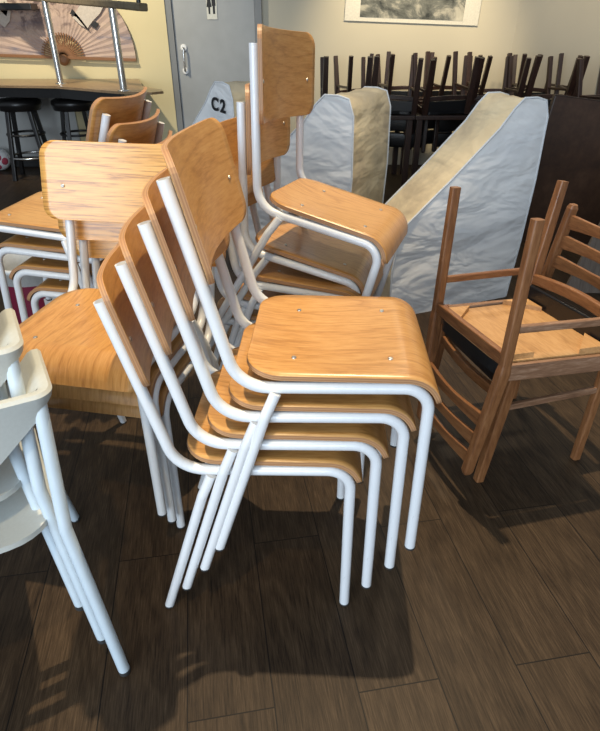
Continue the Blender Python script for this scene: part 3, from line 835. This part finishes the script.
# chrome uprights and rail
rl = thing('bar_rail', 'chrome uprights carrying a timber rail above the bar counter', 'rail', (0, 0, 0))
for x, y, z1 in ((-2.153, 5.616, 1.462), (-1.402, 4.935, 1.404)):
    bm = bmesh.new(); tube(bm, [(x, y, .832), (x, y, z1)], .028, 16); u = obj('upright', bm, M['chrome'], rl)
    bm = bmesh.new(); lathe(bm, [(.05, 0), (.05, .006), (.03, .012)], 20, (x, y, .832)); obj('flange', bm, M['chrome'], u)
bm = bmesh.new(); sweep(bm, [(-2.95, 6.17, 1.535), (-2.132, 5.616, 1.475), (-1.397, 4.935, 1.412), (-1.10, 4.66, 1.385)], rrect(.05, .07, .012), up=(0, 0, 1), smooth=False); obj('timber_rail', bm, M['rail_wood'], rl)
bm = bmesh.new(); tube(bm, [(-1.14, 4.70, 1.40), (-1.14, 4.70, 1.445)], .016, 12); obj('peg', bm, M['black_paint'], rl)
# short black beam end at upper left
t = thing('wall_shelf', 'short black shelf end on the wall at the upper left corner', 'shelf', (-2.98, 6.17, 1.405))
bm = bmesh.new(); box(bm, (-.6, -.16, 0), (.54, 0, .054), .006); obj('board', bm, M['black_paint'], t)
bm = bmesh.new(); poly(bm, [(-.50, .01), (-.47, .01), (-.47, .04), (-.50, .04)], 0, .07); obj('bracket', bm, M['black_paint'], t)

def build_stool():
    r = thing('bar_stool', 'x', 'stool')
    bm = bmesh.new(); lathe(bm, [(.165, .605), (.185, .61), (.19, .635), (.195, .645), (.20, .66), (.195, .69), (.16, .705), (.05, .71)], 28); obj('seat', bm, M['black_paint'], r)
    for k in range(4):
        t = PI / 4 + k * PI / 2 + .2
        bm = bmesh.new(); bar(bm, (.225 * math.cos(t), .225 * math.sin(t), 0), (.135 * math.cos(t), .135 * math.sin(t), .61), .038, .038, .008, up=(1, 0, 0)); obj('leg', bm, M['black_paint'], r)
    for z, rr, m in ((.40, .165, 'black_paint'), (.20, .195, 'chrome')):
        bm = bmesh.new(); n = 28
        pts = [(rr * math.cos(2 * PI * k / n), rr * math.sin(2 * PI * k / n), z) for k in range(n + 1)]
        tube(bm, pts, .011, 8); obj('foot_ring', bm, M[m], r, 'chrome foot ring' if m == 'chrome' else None)
    return r
st = build_stool(); s2 = copy_tree(st)
gS = 'black bar stools at the counter'
tag(st, 'left black round bar stool under the counter edge, all its legs visible', 'stool', gS); st.location = (-2.62, 5.72, 0)
tag(s2, 'right black bar stool under the counter, half hidden by a chair backrest', 'stool', gS); s2.location = (-2.12, 5.74, 0); s2.rotation_euler.z = .35

# spotted ball on the far floor, tub under the far left stack
bl = thing('ball', 'small white ball with pink red spots on the far floor at left', 'ball', (-3.10, 6.02, .11))
bm = bmesh.new(); bmesh.ops.create_uvsphere(bm, u_segments=24, v_segments=16, radius=.11); obj('ball_body', bm, M['handle'], bl, autosmooth=60)
for th, ph in ((-1.2, .3), (-1.9, -.2), (-1.5, .9), (-.6, -.1), (-1.4, -.6), (-2.4, .5)):
    v = Vector((math.cos(th) * math.cos(ph), math.sin(th) * math.cos(ph), math.sin(ph)))
    bm = bmesh.new(); lathe(bm, [(.036, 0), (.030, .004), (.01, .0065)], 14); bmesh.ops.transform(bm, matrix=Matrix.Translation(v * .1045) @ v.to_track_quat('Z', 'Y').to_matrix().to_4x4(), verts=bm.verts); obj('spot', bm, M['red'], bl)
tb = thing('paint_tub', 'white plastic tub with maroon label on the floor, behind the far left chair stack', 'tub', (-1.22, 2.42, 0), (0, 0, .2))
bm = bmesh.new(); lathe(bm, [(.135, 0), (.165, .34), (.172, .34), (.172, .362), (.160, .362), (.152, .30), (.125, .012)], 36); obj('tub_body', bm, M['tub'], tb)
bm = bmesh.new(); n = 30; z0, z1 = .06, .285
A = [bm.verts.new(((.1355 + .0895 * z0) * math.cos(2 * PI * k / n), (.1355 + .0895 * z0) * math.sin(2 * PI * k / n), z0)) for k in range(n)]
B = [bm.verts.new(((.1365 + .0895 * z1) * math.cos(2 * PI * k / n), (.1365 + .0895 * z1) * math.sin(2 * PI * k / n), z1)) for k in range(n)]
for k in range(n): bm.faces.new((A[k], A[(k + 1) % n], B[(k + 1) % n], B[k]))
obj('label', bm, M['maroon'], tb, 'maroon label band', autosmooth=60)
bm = bmesh.new(); t0 = -1.25
pts = []
for z in (.12, .22):
    for k in range(5):
        t = t0 + k * .09; r_ = .1385 + .0895 * z; pts.append(bm.verts.new((r_ * math.cos(t), r_ * math.sin(t), z)))
for k in range(4): bm.faces.new((pts[k], pts[k + 1], pts[k + 6], pts[k + 5]))
obj('label_patch', bm, M['tub'], tb, 'white patch on the label')

# ------------------------------------------------------------------ light
w = bpy.data.worlds.new('World'); scene.world = w; w.use_nodes = True
bg = w.node_tree.nodes['Background']; bg.inputs['Color'].default_value = (.80, .90, 1.0, 1); bg.inputs['Strength'].default_value = .34
def lamp(kind, name, loc, target, energy, color, **kw):
    l = bpy.data.lights.new(name, kind); l.energy = energy; l.color = color
    for k, v in kw.items(): setattr(l, k, v)
    o = bpy.data.objects.new(name, l); COL.objects.link(o); o.location = loc
    o.rotation_euler = (Vector(target) - Vector(loc)).to_track_quat('-Z', 'Y').to_euler()
    return o
lamp('AREA', 'window light', (-1.6, -2.6, 1.7), (.2, 2.0, .5), 190, (.76, .88, 1.0), shape='RECTANGLE', size=3.6, size_y=2.2)
lamp('SPOT', 'high warm lamp', (.40, 2.05, 5.0), (-.12, 1.25, .4), 820, (1.0, .80, .52), spot_size=math.radians(50), spot_blend=.7, shadow_soft_size=.035)
lamp('SPOT', 'ceiling spot', (1.0, 5.0, 2.95), (1.05, 6.3, 1.25), 290, (1.0, .82, .52), spot_size=math.radians(62), spot_blend=.8, shadow_soft_size=.08)
lamp('SPOT', 'ceiling spot', (-2.5, 4.6, 2.95), (-1.9, 6.3, 1.1), 270, (1.0, .88, .64), spot_size=math.radians(80), spot_blend=.8, shadow_soft_size=.05)

lamp('SPOT', 'ceiling spot', (2.2, 4.3, 2.95), (2.9, 5.6, 1.1), 110, (1.0, .80, .52), spot_size=math.radians(80), spot_blend=.8, shadow_soft_size=.1)
lamp('SPOT', 'ceiling spot', (.9, 3.9, 2.95), (.75, 2.8, .6), 70, (1.0, .86, .62), spot_size=math.radians(70), spot_blend=.8, shadow_soft_size=.1)

lamp('SPOT', 'ceiling spot', (-.25, -.1, 2.9), (-.50, 1.25, .5), 85, (1.0, .78, .46), spot_size=math.radians(32), spot_blend=.6, shadow_soft_size=.04)

# ------------------------------------------------------------------ camera
F, P, HC = 558.0, .5404, 1.2436
cd = bpy.data.cameras.new('camera'); cam = bpy.data.objects.new('camera', cd); COL.objects.link(cam)
cam.location = (0, 0, HC); cam.rotation_euler = (PI / 2 - P, 0, 0)
cd.sensor_fit = 'VERTICAL'; cd.sensor_height = 24; cd.lens = F / 731 * 24; cd.clip_start = .05
scene.camera = cam
scene.view_settings.view_transform = 'Standard'
scene.view_settings.exposure = 0.15
